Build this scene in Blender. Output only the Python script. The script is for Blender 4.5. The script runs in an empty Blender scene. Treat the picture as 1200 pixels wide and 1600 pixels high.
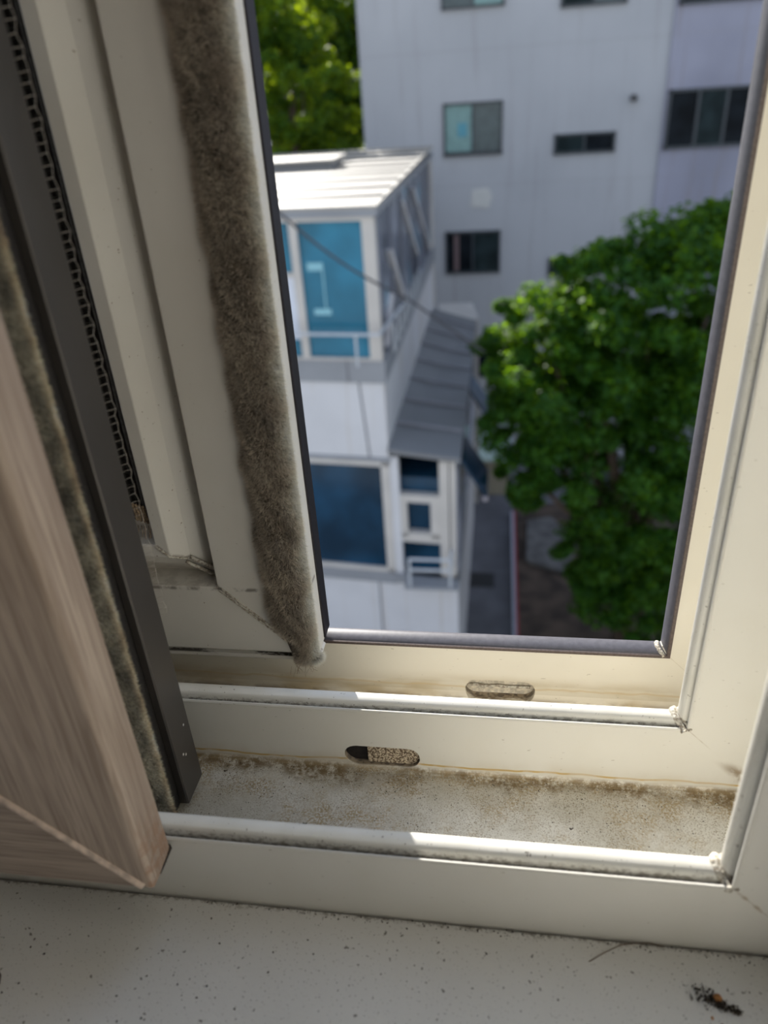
import bpy, bmesh, math, random
import numpy as np
from mathutils import Vector, Matrix
random.seed(7)
scn = bpy.context.scene
COL = scn.collection
R = math.radians

# ------------------------------------------------------------------ camera
cam_d = bpy.data.cameras.new('camera'); cam = bpy.data.objects.new('camera', cam_d); COL.objects.link(cam)
PITCH, YAW, ROLL = R(29.5877), R(-9.93), R(-3.9268)
fwd = Vector((math.sin(YAW)*math.cos(PITCH), math.cos(YAW)*math.cos(PITCH), -math.sin(PITCH)))
rt = fwd.cross(Vector((0, 0, 1))).normalized(); up = rt.cross(fwd)
rt, up = math.cos(ROLL)*rt+math.sin(ROLL)*up, -math.sin(ROLL)*rt+math.cos(ROLL)*up
mw = Matrix((rt, up, -fwd)).transposed().to_4x4(); mw.translation = Vector((-.0695, -.1424, .2054))
cam.matrix_world = mw
cam_d.sensor_fit = 'VERTICAL'; cam_d.sensor_height = 36; cam_d.sensor_width = 27
cam_d.lens = 1153.94*36/1600
cam_d.clip_start = .01; cam_d.clip_end = 200
cam_d.dof.use_dof = True; cam_d.dof.focus_distance = .305; cam_d.dof.aperture_fstop = 9.0
scn.camera = cam

# ------------------------------------------------------------------ light
SUN_DIR = Vector((.47, -1, -.70)).normalized()
sd = bpy.data.lights.new('sun', 'SUN'); sd.energy = 7.0; sd.angle = R(.53); sd.color = (1, .95, .87)
so = bpy.data.objects.new('sun', sd); COL.objects.link(so)
so.rotation_euler = (-SUN_DIR).to_track_quat('Z', 'Y').to_euler(); so.location = (-8, 17, 12)
w = bpy.data.worlds.new('sky'); scn.world = w; w.use_nodes = True
nt = w.node_tree; nt.nodes.clear()
wo = nt.nodes.new('ShaderNodeOutputWorld'); bg = nt.nodes.new('ShaderNodeBackground'); bg.inputs[1].default_value = .82
tc = nt.nodes.new('ShaderNodeTexCoord'); sx = nt.nodes.new('ShaderNodeSeparateXYZ'); cr = nt.nodes.new('ShaderNodeValToRGB')
nt.links.new(tc.outputs['Generated'], sx.inputs[0]); nt.links.new(sx.outputs[2], cr.inputs[0])
cr.color_ramp.elements[0].color = (.90, .95, 1.0, 1); cr.color_ramp.elements[1].color = (.50, .66, 1.0, 1)
nt.links.new(cr.outputs[0], bg.inputs[0]); nt.links.new(bg.outputs[0], wo.inputs[0])
scn.view_settings.view_transform = 'Standard'; scn.view_settings.look = 'None'
scn.view_settings.gamma = 1; scn.view_settings.use_curve_mapping = False
scn.view_settings.exposure = 0.60

# ------------------------------------------------------------------ helpers
def tag(o, label=None, cat=None, group=None, kind=None):
    if label: o['label'] = label
    if cat: o['category'] = cat
    if group: o['group'] = group
    if kind: o['kind'] = kind
    return o

def empty(name, loc=(0, 0, 0)):
    o = bpy.data.objects.new(name, None); COL.objects.link(o); o.location = loc; o.empty_display_size = .05
    return o

def par(o, p):
    if p is not None:
        o.parent = p; o.matrix_parent_inverse = Matrix.Translation(p.location).inverted()
    return o

def obj(name, verts, faces, mat, parent=None, smooth=False, bevel=0, seg=2, auto=None):
    me = bpy.data.meshes.new(name); me.from_pydata([tuple(v) for v in verts], [], faces)
    bm = bmesh.new(); bm.from_mesh(me); bmesh.ops.recalc_face_normals(bm, faces=bm.faces)
    if bevel:
        es = [e for e in bm.edges if len(e.link_faces) == 2 and e.calc_face_angle(0) > .5]
        bmesh.ops.bevel(bm, geom=es, offset=bevel, segments=seg, affect='EDGES', profile=.5, clamp_overlap=True)
    bm.to_mesh(me); bm.free()
    me.materials.append(mat)
    o = bpy.data.objects.new(name, me); COL.objects.link(o)
    if smooth:
        me.polygons.foreach_set('use_smooth', [True]*len(me.polygons))
        if auto: me.set_sharp_from_angle(angle=R(auto))
    return par(o, parent)

class G:
    """collects shapes into one mesh"""
    def __init__(s): s.v = []; s.f = []
    def add(s, v, f):
        n = len(s.v); s.v += [tuple(p) for p in v]; s.f += [tuple(i+n for i in q) for q in f]; return s
    def box(s, a, b):
        x0, y0, z0 = a; x1, y1, z1 = b
        v = [(x0,y0,z0),(x1,y0,z0),(x1,y1,z0),(x0,y1,z0),(x0,y0,z1),(x1,y0,z1),(x1,y1,z1),(x0,y1,z1)]
        return s.add(v, [(0,3,2,1),(4,5,6,7),(0,1,5,4),(1,2,6,5),(2,3,7,6),(3,0,4,7)])
    def prism(s, poly, axis, a, b):
        """poly of 2-D points extruded along axis from a to b"""
        n = len(poly)
        def P(p, t):
            return (t, p[0], p[1]) if axis == 'x' else (p[0], t, p[1]) if axis == 'y' else (p[0], p[1], t)
        v = [P(p, a) for p in poly]+[P(p, b) for p in poly]
        return s.add(v, [tuple(range(n)), tuple(range(2*n-1, n-1, -1))]+[(i, (i+1) % n, n+(i+1) % n, n+i) for i in range(n)])
    def tube(s, pts, r, n=8, caps=True):
        pts = [Vector(p) for p in pts]; rs = r if isinstance(r, (list, tuple)) else [r]*len(pts)
        v = []; f = []; prev = None
        for i, p in enumerate(pts):
            t = (pts[min(i+1, len(pts)-1)]-pts[max(i-1, 0)]).normalized()
            a = t.cross(Vector((0, 0, 1)) if abs(t.z) < .9 else Vector((1, 0, 0))).normalized()
            if prev is not None:
                a = (prev-t*prev.dot(t)).normalized()
            prev = a; b = t.cross(a)
            for k in range(n):
                q = 2*math.pi*k/n; v.append(p+(a*math.cos(q)+b*math.sin(q))*rs[i])
        for i in range(len(pts)-1):
            for k in range(n):
                f.append((i*n+k, i*n+(k+1) % n, (i+1)*n+(k+1) % n, (i+1)*n+k))
        if caps: f += [tuple(range(n-1, -1, -1)), tuple(range((len(pts)-1)*n, len(pts)*n))]
        return s.add(v, f)
    def build(s, name, mat, parent=None, **k): return obj(name, s.v, s.f, mat, parent, **k)

MM = .001
def sweep_rail(name, prof, cx, cz, x_end, mat, parent, **k):
    """profile (u,d) in mm swept along the bottom, mitred at the right corner"""
    n = len(prof)
    v = [(x_end, d*MM, cz+u*MM) for u, d in prof]+[(cx-u*MM, d*MM, cz+u*MM) for u, d in prof]
    f = [tuple(range(n)), tuple(range(2*n-1, n-1, -1))]+[(i, (i+1) % n, n+(i+1) % n, n+i) for i in range(n)]
    return obj(name, v, f, mat, parent, **k)
def sweep_stile(name, prof, cx, cz, z_end, mat, parent, **k):
    n = len(prof)
    v = [(cx-u*MM, d*MM, cz+u*MM) for u, d in prof]+[(cx-u*MM, d*MM, z_end) for u, d in prof]
    f = [tuple(range(n)), tuple(range(2*n-1, n-1, -1))]+[(i, (i+1) % n, n+(i+1) % n, n+i) for i in range(n)]
    return obj(name, v, f, mat, parent, **k)

# ------------------------------------------------------------------ materials
class N:
    """tiny node expression helper"""
    def __init__(s, name, rough=.5, metal=0, spec=.5):
        s.m = bpy.data.materials.new(name); s.m.use_nodes = True; s.t = s.m.node_tree; s.t.nodes.clear()
        s.o = s.t.nodes.new('ShaderNodeOutputMaterial'); s.b = s.t.nodes.new('ShaderNodeBsdfPrincipled')
        s.t.links.new(s.b.outputs[0], s.o.inputs[0])
        s.b.inputs['Roughness'].default_value = rough; s.b.inputs['Metallic'].default_value = metal
        s.b.inputs['Specular IOR Level'].default_value = spec
        c = s.t.nodes.new('ShaderNodeTexCoord'); s.P = c.outputs['Object']
        x = s.t.nodes.new('ShaderNodeSeparateXYZ'); s.t.links.new(s.P, x.inputs[0]); s.x, s.y, s.z = x.outputs
    def put(s, sock, v):
        if isinstance(v, bpy.types.NodeSocket): s.t.links.new(v, sock)
        elif isinstance(v, (tuple, list)) and len(v) == 3 and len(sock.default_value) == 4: sock.default_value = (*v, 1)
        else: sock.default_value = v
    def ma(s, op, a, b=0., c=0., clamp=False):
        n = s.t.nodes.new('ShaderNodeMath'); n.operation = op; n.use_clamp = clamp
        for i, q in enumerate((a, b, c)): s.put(n.inputs[i], q)
        return n.outputs[0]
    def mul(s, *a):
        r = a[0]
        for q in a[1:]: r = s.ma('MULTIPLY', r, q)
        return r
    def step(s, v, lo, hi):
        """smooth 0..1 as v goes lo..hi (hi may be below lo)"""
        n = s.t.nodes.new('ShaderNodeMapRange'); n.interpolation_type = 'SMOOTHSTEP'
        s.put(n.inputs[0], v)
        if hi < lo: n.inputs[1].default_value = hi; n.inputs[2].default_value = lo; n.inputs[3].default_value = 1; n.inputs[4].default_value = 0
        else: n.inputs[1].default_value = lo; n.inputs[2].default_value = hi
        return n.outputs[0]
    def band(s, v, c, wd, soft):
        return s.mul(s.step(v, c-wd-soft, c-wd), s.step(v, c+wd+soft, c+wd))
    def noise(s, scale, detail=2, stretch=(1, 1, 1), rough=.5, off=(0, 0, 0)):
        mp = s.t.nodes.new('ShaderNodeMapping'); s.t.links.new(s.P, mp.inputs[0]); mp.inputs['Scale'].default_value = stretch; mp.inputs['Location'].default_value = off
        n = s.t.nodes.new('ShaderNodeTexNoise'); s.t.links.new(mp.outputs[0], n.inputs['Vector'])
        n.inputs['Scale'].default_value = scale; n.inputs['Detail'].default_value = detail; n.inputs['Roughness'].default_value = rough
        return n.outputs['Fac']
    def mix(s, f, a, b):
        n = s.t.nodes.new('ShaderNodeMix'); n.data_type = 'RGBA'
        s.put(n.inputs[0], f); s.put(n.inputs[6], a); s.put(n.inputs[7], b); return n.outputs[2]
    def bump(s, h, strength=.3, dist=.0005):
        n = s.t.nodes.new('ShaderNodeBump'); n.inputs['Strength'].default_value = strength; n.inputs['Distance'].default_value = dist
        s.put(n.inputs['Height'], h); s.t.links.new(n.outputs[0], s.b.inputs['Normal'])
    def col(s, v): s.put(s.b.inputs['Base Color'], v); return s.m

def lin(r, g, b):
    f = lambda c: ((c/255+.055)/1.055)**2.4 if c > 10 else c/255/12.92
    return (f(r), f(g), f(b))

def simple(name, rgb, rough=.5, metal=0, spec=.5, var=.06, scale=8, bump=0, dist=.001):
    n = N(name, rough, metal, spec); q = n.noise(scale, 3)
    c = n.mix(n.step(q, .3, .7), tuple(v*(1-var) for v in rgb), tuple(min(1, v*(1+var)) for v in rgb))
    if bump: n.bump(n.noise(scale*6, 2), bump, dist)
    return n.col(c)

WHITE = (.76, .745, .69); CREAM = (.79, .755, .66)
def mat_frame():
    n = N('white vinyl frame', .38)
    base = n.mix(n.step(n.y, .066, .074), WHITE, CREAM)
    base = n.mix(n.mul(n.step(n.noise(35, 3), .4, .8), .25), base, (.66, .63, .54))
    # the mitre weld at the corner
    mit = n.ma('ABSOLUTE', n.ma('ADD', n.x, n.z))
    wob = n.ma('MULTIPLY', n.ma('SUBTRACT', n.noise(300, 2), .5), .0008)
    line = n.step(n.ma('ADD', mit, wob), .00035, .0001)
    base = n.mix(n.mul(line, n.step(n.noise(60, 1), .35, .6), .6), base, (.36, .29, .19))
    smg = n.mul(n.step(mit, .0055, .0004), n.step(n.noise(150, 3), .38, .55), n.step(n.z, -.014, -.020), n.step(n.x, -.001, .008))
    base = n.mix(n.mul(smg, .8), base, (.25, .17, .09))
    base = n.mix(n.mul(n.step(n.y, .0005, 0), n.step(mit, .0014, .0003), n.step(n.z, -.001, -.004), n.step(n.noise(220, 3), .42, .58), .7), base, (.42, .34, .23))
    # dirt lying in the front channel
    floor1 = n.mul(n.step(n.z, -.0290, -.0302), n.step(n.y, .009, .011), n.step(n.y, .0625, .0605))
    grime = n.mul(floor1, n.ma('ADD', .35, n.mul(n.step(n.noise(45, 4, rough=.65), .35, .65), .5)))
    base = n.mix(grime, base, (.50, .475, .40))
    base = n.mix(n.mul(floor1, n.step(n.noise(48, 4, off=(7, 0, 0), rough=.65), .42, .62), n.step(n.noise(1100, 2), .42, .56), .75), base, (.36, .25, .10))
    sp = n.step(n.noise(2300, 2, rough=.7), .55, .62); sp2 = n.step(n.noise(1250, 3, rough=.7), .60, .66)
    dens = n.step(n.noise(60, 3), .30, .62)
    base = n.mix(n.mul(floor1, sp, n.ma('ADD', .35, n.mul(dens, .65)), .9), base, (.20, .14, .06))
    base = n.mix(n.mul(floor1, sp2, n.step(n.noise(80, 2, off=(3, 1, 0)), .42, .62), .9), base, (.13, .09, .045))
    rim = n.mul(n.step(n.ma('ADD', n.y, n.ma('MULTIPLY', n.ma('SUBTRACT', n.noise(70, 4, (1, .4, 1)), .5), .02)), .051, .0595), n.step(n.z, -.0280, -.0302), n.step(n.y, .064, .062))
    base = n.mix(n.mul(rim, n.step(n.noise(260, 4, rough=.75), .36, .58), n.ma('ADD', .3, n.mul(n.step(n.noise(40, 1, off=(5, 0, 0)), .3, .5), .7)), .95), base, (.17, .11, .04))
    # ochre tide line on the step above the channel
    zz = n.ma('ADD', n.z, n.ma('MULTIPLY', n.ma('SUBTRACT', n.noise(55, 3, (1, .2, .2)), .5), .004))
    face2 = n.mul(n.step(n.y, .0595, .0602), n.step(n.y, .0625, .0618), n.step(n.z, -.005, -.008))
    tide = n.mul(face2, n.band(zz, -.0270, .00028, .0004), n.ma('ADD', .55, n.mul(n.step(n.noise(110, 3, (1, .2, .2)), .45, .6), .45)))
    base = n.mix(tide, base, (.60, .42, .15))
    low2 = n.mul(face2, n.step(n.z, -.020, -.030), n.step(n.noise(70, 3), .35, .7), .4)
    base = n.mix(low2, base, (.52, .42, .27))
    # little curved scratches and specks on the faces
    base = n.mix(n.mul(n.step(n.noise(900, 2, (.35, 1, 1.4)), .725, .75), .65), base, (.22, .18, .12))
    # bottom of the outer channel
    f3 = n.mul(n.step(n.y, .069, .071), n.step(n.z, -.014, -.025))
    base = n.mix(n.mul(f3, n.ma('ADD', .25, n.mul(n.step(n.noise(90, 4, (.3, 1, 1)), .4, .65), .6))), base, (.47, .37, .21))
    base = n.mix(n.mul(n.step(n.y, .069, .071), n.band(zz, -.0225, .0002, .0004), .5), base, (.6, .46, .24))
    base = n.mix(n.mul(n.step(n.y, .069, .071), n.step(n.z, -.0255, -.0295), n.step(n.noise(120, 4, (.4, 1, 1), rough=.7), .42, .55)), base, (.14, .09, .045))
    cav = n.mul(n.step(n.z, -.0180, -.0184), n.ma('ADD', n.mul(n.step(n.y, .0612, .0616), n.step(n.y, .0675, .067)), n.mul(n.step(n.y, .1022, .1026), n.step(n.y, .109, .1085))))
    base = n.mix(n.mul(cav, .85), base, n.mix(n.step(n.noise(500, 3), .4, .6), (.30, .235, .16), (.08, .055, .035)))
    # dark line along the gasket grooves
    gr = n.mul(n.step(n.z, -.0002, -.0008), n.step(n.z, -.0045, -.0035), n.ma('ADD', n.band(n.y, .0023, .0013, .0003), n.band(n.y, .0633, .0013, .0003)))
    base = n.mix(n.mul(gr, n.ma('ADD', .75, n.mul(n.noise(250, 3), .25))), base, (.12, .10, .08))
    n.bump(n.noise(900, 2), .06, .0002)
    return n.col(base)
def mat_bead():
    n = N('white rubber bead', .42)
    c = n.mix(n.step(n.noise(60, 3), .4, .7), (.80, .79, .74), (.74, .73, .67))
    low = n.step(n.z, .0016, -.0008)
    c = n.mix(n.mul(low, n.step(n.noise(700, 3, (.6, 1, 1), rough=.7), .44, .60), .75), c, (.25, .22, .18))
    c = n.mix(n.mul(n.step(n.noise(800, 2), .69, .73), .7), c, (.12, .09, .06))
    return n.col(c)
def mat_sash():
    n = N('white vinyl sash', .38)
    c = n.mix(n.step(n.noise(20, 3), .35, .7), (.72, .70, .645), (.67, .645, .585))
    c = n.mix(n.mul(n.step(n.noise(800, 2), .72, .75), .7), c, (.20, .14, .07))
    a = n.ma('SUBTRACT', n.ma('ADD', n.x, .142), n.ma('MULTIPLY', n.ma('SUBTRACT', n.z, .002), -1))
    m = n.ma('ABSOLUTE', a)
    c = n.mix(n.mul(n.step(m, .0022, .0003), n.step(n.noise(280, 3, rough=.7), .45, .58), .7), c, (.14, .10, .06))
    c = n.mix(n.mul(n.band(n.z, .0043, .0005, .0010), n.ma('ADD', n.step(n.noise(160, 4, (.5, 1, 1), rough=.7), .47, .62), n.step(n.x, -.165, -.150)), n.step(n.y, .0885, .0875)), c, (.05, .04, .03))
    c = n.mix(n.mul(n.band(n.z, .0375, .0002, .0012), n.step(n.noise(220, 3), .4, .6), .7), c, (.08, .06, .04))
    return n.col(c)
def mat_sill():
    n = N('painted window board', .55)
    c = n.mix(n.step(n.noise(14, 3), .35, .7), (.77, .765, .735), (.71, .70, .66))
    c = n.mix(n.mul(n.step(n.noise(1300, 2, (1, 1, 1)), .655, .69), .6), c, (.22, .20, .16))
    c = n.mix(n.mul(n.step(n.noise(620, 1, off=(2, 2, 2)), .735, .76), .8), c, (.10, .08, .06))
    edge = n.mul(n.step(n.ma('ADD', n.y, n.ma('MULTIPLY', n.ma('SUBTRACT', n.noise(200, 3), .5), .004)), -.0030, -.0006), n.step(n.noise(500, 3, rough=.7), .42, .6))
    c = n.mix(n.mul(edge, .8), c, (.16, .13, .09))
    n.bump(n.noise(260, 3), .35, .0006)
    return n.col(c)
def mat_wood(name, st):
    n = N(name, .45)
    g = n.noise(1, 4, st, .6); g2 = n.noise(1, 3, tuple(q*3.2 for q in st), .6)
    c = n.mix(n.step(g, .35, .65), (.50, .405, .325), (.36, .28, .22))
    c = n.mix(n.mul(n.step(g2, .48, .62), .6), c, (.25, .18, .135))
    wear = n.mul(n.step(n.z, .030, .004), n.step(n.x, -.1735, -.1722), n.step(n.noise(260, 4, rough=.7), .42, .62))
    c = n.mix(n.mul(wear, .6), c, (.30, .15, .075))
    n.bump(g2, .25, .0003)
    return n.col(c)
M_FRAME = mat_frame(); M_BEAD = mat_bead(); M_SASH = mat_sash(); M_SILL = mat_sill()
M_WOODV = mat_wood('pale wood laminate upright grain', (260, 260, 9)); M_WOODH = mat_wood('pale wood laminate level grain', (9, 260, 260))
M_WELD = simple('wood weld', (.62, .50, .41), .5, scale=300, var=.25)
M_EROD = simple('eroded dark corner', (.035, .025, .018), .8, scale=900, var=.6, bump=.8)
M_DGASK = simple('dark rubber gasket', (.085, .082, .095), .38, scale=500, var=.12, spec=.5)
M_EGASK = simple('black rubber gasket', (.014, .012, .016), .5, scale=500, var=.2, spec=.25)
M_DSIDE = simple('brown rubber', (.10, .075, .068), .5, scale=900, var=.2)
M_ALU = simple('dark bronze aluminium', (.075, .068, .062), .36, metal=.35, scale=25, var=.12)
M_BLACK = simple('black groove', (.012, .010, .009), .8, scale=600, var=.4)  # near-black colour stands for the shade inside slots and gaps
M_WALL = simple('room plaster', (.20, .19, .18), .8); M_REVEAL = simple('white window reveal paint', (.82, .81, .77), .7)  # walls kept dark and reveal white to steer the bounce light
M_SCREEN = simple('black insect screen', (.02, .022, .02), .7, scale=900, var=.5)
M_SPLINE = simple('black spline cord', (.045, .045, .037), .6, scale=700, var=.5, bump=.8, dist=.0004)
M_WIRE = simple('pale frayed wire', (.42, .38, .33), .5)
M_FRAY = simple('frayed tan fibre', (.30, .22, .14), .9, scale=1500, var=.5)
def mat_wrap():
    n = N('crinkled dusty rubber', .7)
    c = n.mix(n.step(n.noise(900, 3, rough=.7), .42, .62), (.66, .63, .55), (.30, .25, .19)); n.bump(n.noise(1100, 3), .8, .0006)
    return n.col(c)
M_WRAP = mat_wrap()
def mat_grit():
    n = N('gritty foam in slot', .95)
    c = n.mix(n.step(n.noise(1300, 3, rough=.7), .44, .56), (.70, .60, .45), (.16, .11, .07))
    n.bump(n.noise(900, 3), 1, .001)
    return n.col(c)
M_GRIT = mat_grit()
def mat_attr(name, rough=.9, trans=0):
    n = N(name, rough, spec=.15 if trans else .5); a = n.t.nodes.new('ShaderNodeAttribute'); a.attribute_name = 'tint'
    n.put(n.b.inputs['Base Color'], a.outputs['Color'])
    if trans:
        tr = n.t.nodes.new('ShaderNodeBsdfTranslucent'); vm = n.t.nodes.new('ShaderNodeVectorMath'); vm.operation = 'MULTIPLY'; n.t.links.new(a.outputs['Color'], vm.inputs[0]); vm.inputs[1].default_value = (13, 7.2, .5); mx = n.t.nodes.new('ShaderNodeMixShader'); mx.inputs[0].default_value = trans
        n.t.links.new(vm.outputs[0], tr.inputs[0])
        n.t.links.new(n.b.outputs[0], mx.inputs[1]); n.t.links.new(tr.outputs[0], mx.inputs[2]); n.t.links.new(mx.outputs[0], n.o.inputs[0])
    return n.m
M_FUR = mat_attr('brush pile', .85)
M_LEAF = mat_attr('leaf', .55, .36)

# ------------------------------------------------------------------ unseen room, invented to shape the light on the frame
LX, RX, BY, FZ, CZ = -2.2, 1.4, -2.6, -1.0, 1.5     # room extents
RV = .0306                                            # unseen right reveal, added to bounce sun onto the frame
def structure(o, label): return tag(o, label, None, None, 'structure')
structure(G().box((LX, BY, FZ-.1), (RX, -.2, FZ)).build('floor', simple('room floor', (.30, .20, .12), .5)), 'wooden room floor behind the camera')
structure(G().box((LX, BY, CZ), (RX, .11, CZ+.1)).build('ceiling', M_WALL), 'plain unseen room ceiling, kept dark to cut fill light')
structure(G().box((LX-.1, BY, FZ), (LX, .11, CZ)).build('wall_left', M_WALL), 'plain left wall of the room')
structure(G().box((RX, BY, FZ), (RX+.1, .11, CZ)).build('wall_right', M_WALL), 'plain right wall of the room')
structure(G().box((LX, BY-.1, FZ), (RX, BY, CZ)).build('wall_back', M_WALL), 'plain rear wall of the room')
g = G(); g.box((RV, -.2, FZ), (RX, -.0005, CZ)); g.box((.0385, 0, FZ), (RX, .112, CZ))
g.box((LX, -.2, FZ), (-1.3, .112, CZ)); g.box((-1.3, -.2, FZ), (RV, -.0005, -.06)); g.box((-1.3, 0, FZ), (.0385, .112, -.0385))
g.box((-1.3, -.2, 1.16), (RV, -.0005, CZ)); g.box((-1.3, 0, 1.16), (.0385, .112, CZ))
structure(g.build('wall_front', M_REVEAL), 'wall around the window opening, with an unseen reveal added for bounce light')
structure(G().box((-1.2995, -.205, -.0595), (RV-.0002, -.0006, -.030)).build('trim_1', M_SILL, bevel=.001), 'speckled white window board in front of the frame')

# ------------------------------------------------------------------ window frame
win = empty('window_1', (0, 0, -.0385)); tag(win, 'white vinyl double-rebate window frame with rubber gaskets, yellowed towards the outside', None, None, 'structure')
PROF = [(-38.4,0),(-1.0,0),(-.3,-.15),(.3,.2),(.35,.7),(-.4,1.1),(-2.5,1.5),(-2.5,9.6),(-3.5,10.2),(-29,10.4),(-31,12),(-31,59),(-30.4,60.3),(-29,61),
        (-1,61),(-.3,60.85),(.3,61.2),(.35,61.7),(-.4,62.1),(-2.5,62.5),(-2.5,69),(-3.5,69.6),(-28,69.8),(-30,71.5),(-30,96),(-28.5,99.2),(-25,101.2),(-21,102),
        (-1.5,102),(-1.5,109),(-2.5,110),(-24,110.5),(-38.4,110.5)]
rail = sweep_rail('bottom_rail', PROF, 0, 0, -1.28, M_FRAME, None)
jamb = sweep_stile('right_jamb', PROF, 0, 0, 1.159, M_FRAME, win)
def stadium(x0, x1, z0, z1, jit=0):
    r = (z1-z0)/2; zc = (z0+z1)/2; p = []
    for k in range(13): a = math.pi/2+math.pi*k/12; p.append((x0+r+r*math.cos(a), zc+r*math.sin(a)))
    for k in range(13): a = -math.pi/2+math.pi*k/12; p.append((x1-r+r*math.cos(a), zc+r*math.sin(a)))
    return [(x+random.uniform(-jit, jit), z+random.uniform(-jit, jit)) for x, z in p]
S1 = stadium(-.1278, -.0975, -.0293, -.0190, .00012); S2 = stadium(-.0815, -.0515, -.0287, -.0188, .0001)
cut = G().prism(S1, 'y', .055, .0665).prism(S2, 'y', .098, .1075).build('cutter', M_FRAME)
bmod = rail.modifiers.new('b', 'BOOLEAN'); bmod.operation = 'DIFFERENCE'; bmod.object = cut; bmod.solver = 'EXACT'
dg = bpy.context.evaluated_depsgraph_get(); me = bpy.data.meshes.new_from_object(rail.evaluated_get(dg))
rail.modifiers.clear(); rail.data = me; par(rail, win); bpy.data.objects.remove(cut)

# rubber beads: white ones on the two inner edges, a dark one outside
def bead_prof(d0, zt, n=14):
    p = []
    for k in range(n+1):                      # round roll at the back
        a = math.radians(-60+ (215)*k/n)
        p.append((zt-3.0+3.0*math.sin(a), d0+6.0+3.35*math.cos(a)))
    p += [(-.5, d0+2.75), (-1.3, d0+2.6), (-2.3, d0+2.6), (-2.45, d0+8.6)]
    return p
for d0, zt, nm in ((0, 2.55, 'room-side'), (60.4, 2.95, 'middle')):
    bp = bead_prof(d0, zt)
    s = sweep_rail('gasket', bp, 0, 0, -1.28, M_BEAD, win, smooth=True, auto=50)
    s = sweep_stile('gasket', bp, 0, 0, 1.159, M_BEAD, win, smooth=True, auto=50)
db = [(-1.45,101.75),(-.8,101.6),(-.1,101.7),(.15,102.0),(.5,102.6),(.95,103.6),(1.3,105),(1.5,106.6),(1.45,108),(1.1,108.9),(-1.45,109.2)]
o = sweep_rail('outer_gasket', db, 0, 0, -1.28, M_DGASK, win, smooth=True, auto=40); o['label'] = 'dark grey rubber gasket'
o = sweep_stile('outer_gasket', db, 0, 0, 1.159, M_DGASK, win, smooth=True, auto=40); o['label'] = 'dark grey rubber gasket'
sk = [(-1.46,101.9),(-1.46,101.25),(-.2,101.2),(.05,101.9)]
sweep_rail('gasket_skirt', sk, 0, 0, -1.28, M_DSIDE, win); sweep_stile('gasket_skirt', sk, 0, 0, 1.159, M_DSIDE, win)
# crinkled gasket ends pinched together at each corner
def wrap(pts, r, name='gasket_corner'):
    g = G(); rnd = random.Random(len(pts)*31)
    V = [Vector((-u*MM, d*MM, u*MM)) for u, d in pts]
    out = []
    for a, b in zip(V[:-1], V[1:]):
        for k in range(5): out.append(a.lerp(b, k/5)+Vector((rnd.uniform(-1, 1), rnd.uniform(-1, 1), rnd.uniform(-1, 1)))*.00003)
    out.append(V[-1])
    rr = [r*(.88+.2*rnd.random()) for _ in out]; rr[0] = rr[-1] = r*.7
    for off, q in ((-.0014, 1.15), (.0006, .7)):
        g.tube([p+Vector((off, 0, off*.35)) for p in out], [x*q for x in rr], 8)
    g.build(name, M_WRAP, win, smooth=True)
wrap([(-.6, 9.9), (1.6, 9.2), (2.9, 7.0), (2.2, 4.4), (.4, 2.4), (-.3, .8), (-.5, -.3)], .0012)
wrap([(-.6, 70.3), (2.0, 69.6), (3.3, 67.4), (2.6, 64.8), (.8, 62.8), (0, 61.2), (-.4, 60.7)], .0011)
wrap([(1.0, 109), (1.9, 107), (1.7, 105), (.9, 103), (-.5, 101.6)], .0009)
M_CHALK = simple('chalky cream deposit', (.72, .66, .55), .9, scale=500, var=.22, bump=.8, dist=.0006)
# what can be seen inside the two drain slots
def slot_fill(S, d, parts):
    cx = sum(p[0] for p in S)/len(S); cz = sum(p[1] for p in S)/len(S)
    q = [(cx+(x-cx)*.985, cz+(z-cz)*.96) for x, z in S]
    xs = sorted(p[0] for p in q)
    for nm, lo, hi, m, y, lab in parts:
        xa = xs[0]+(xs[-1]-xs[0])*lo; xb = xs[0]+(xs[-1]-xs[0])*hi
        poly = [(min(max(x, xa), xb), z) for x, z in q]
        G().prism(poly, 'y', y, y+.0006).build(nm, m, win)['label'] = lab
slot_fill(S1, .061, [('drain_slot', .30, 1, M_GRIT, .0625, 'gritty beige filling in the drain slot'), ('drain_slot', 0, .30, M_BLACK, .0635, 'black plate standing for the shade in the open end of the drain slot')])
q = [(x, z) for x, z in S2]
G().prism([(x, min(z, -.0206)) for x, z in q], 'y', .1052, .1058).build('drain_slot', M_CHALK, win)['label'] = 'chalky inside of the outer drain slot'
G().prism([(x*.999, max(z, -.0206)) for x, z in q], 'y', .1068, .1072).build('drain_slot', M_BLACK, win)['label'] = 'black strip standing for the shade in the gap along the slot top'
g = G(); g.tube([(-.0795+.0002*k*0+.0260*k/9, .1042+.0003*math.sin(k*2.1), -.0238+.0003*math.sin(k*1.7)) for k in range(10)], .0006, 7)
g.build('slot_ridge', M_WRAP, win, smooth=True)

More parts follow.
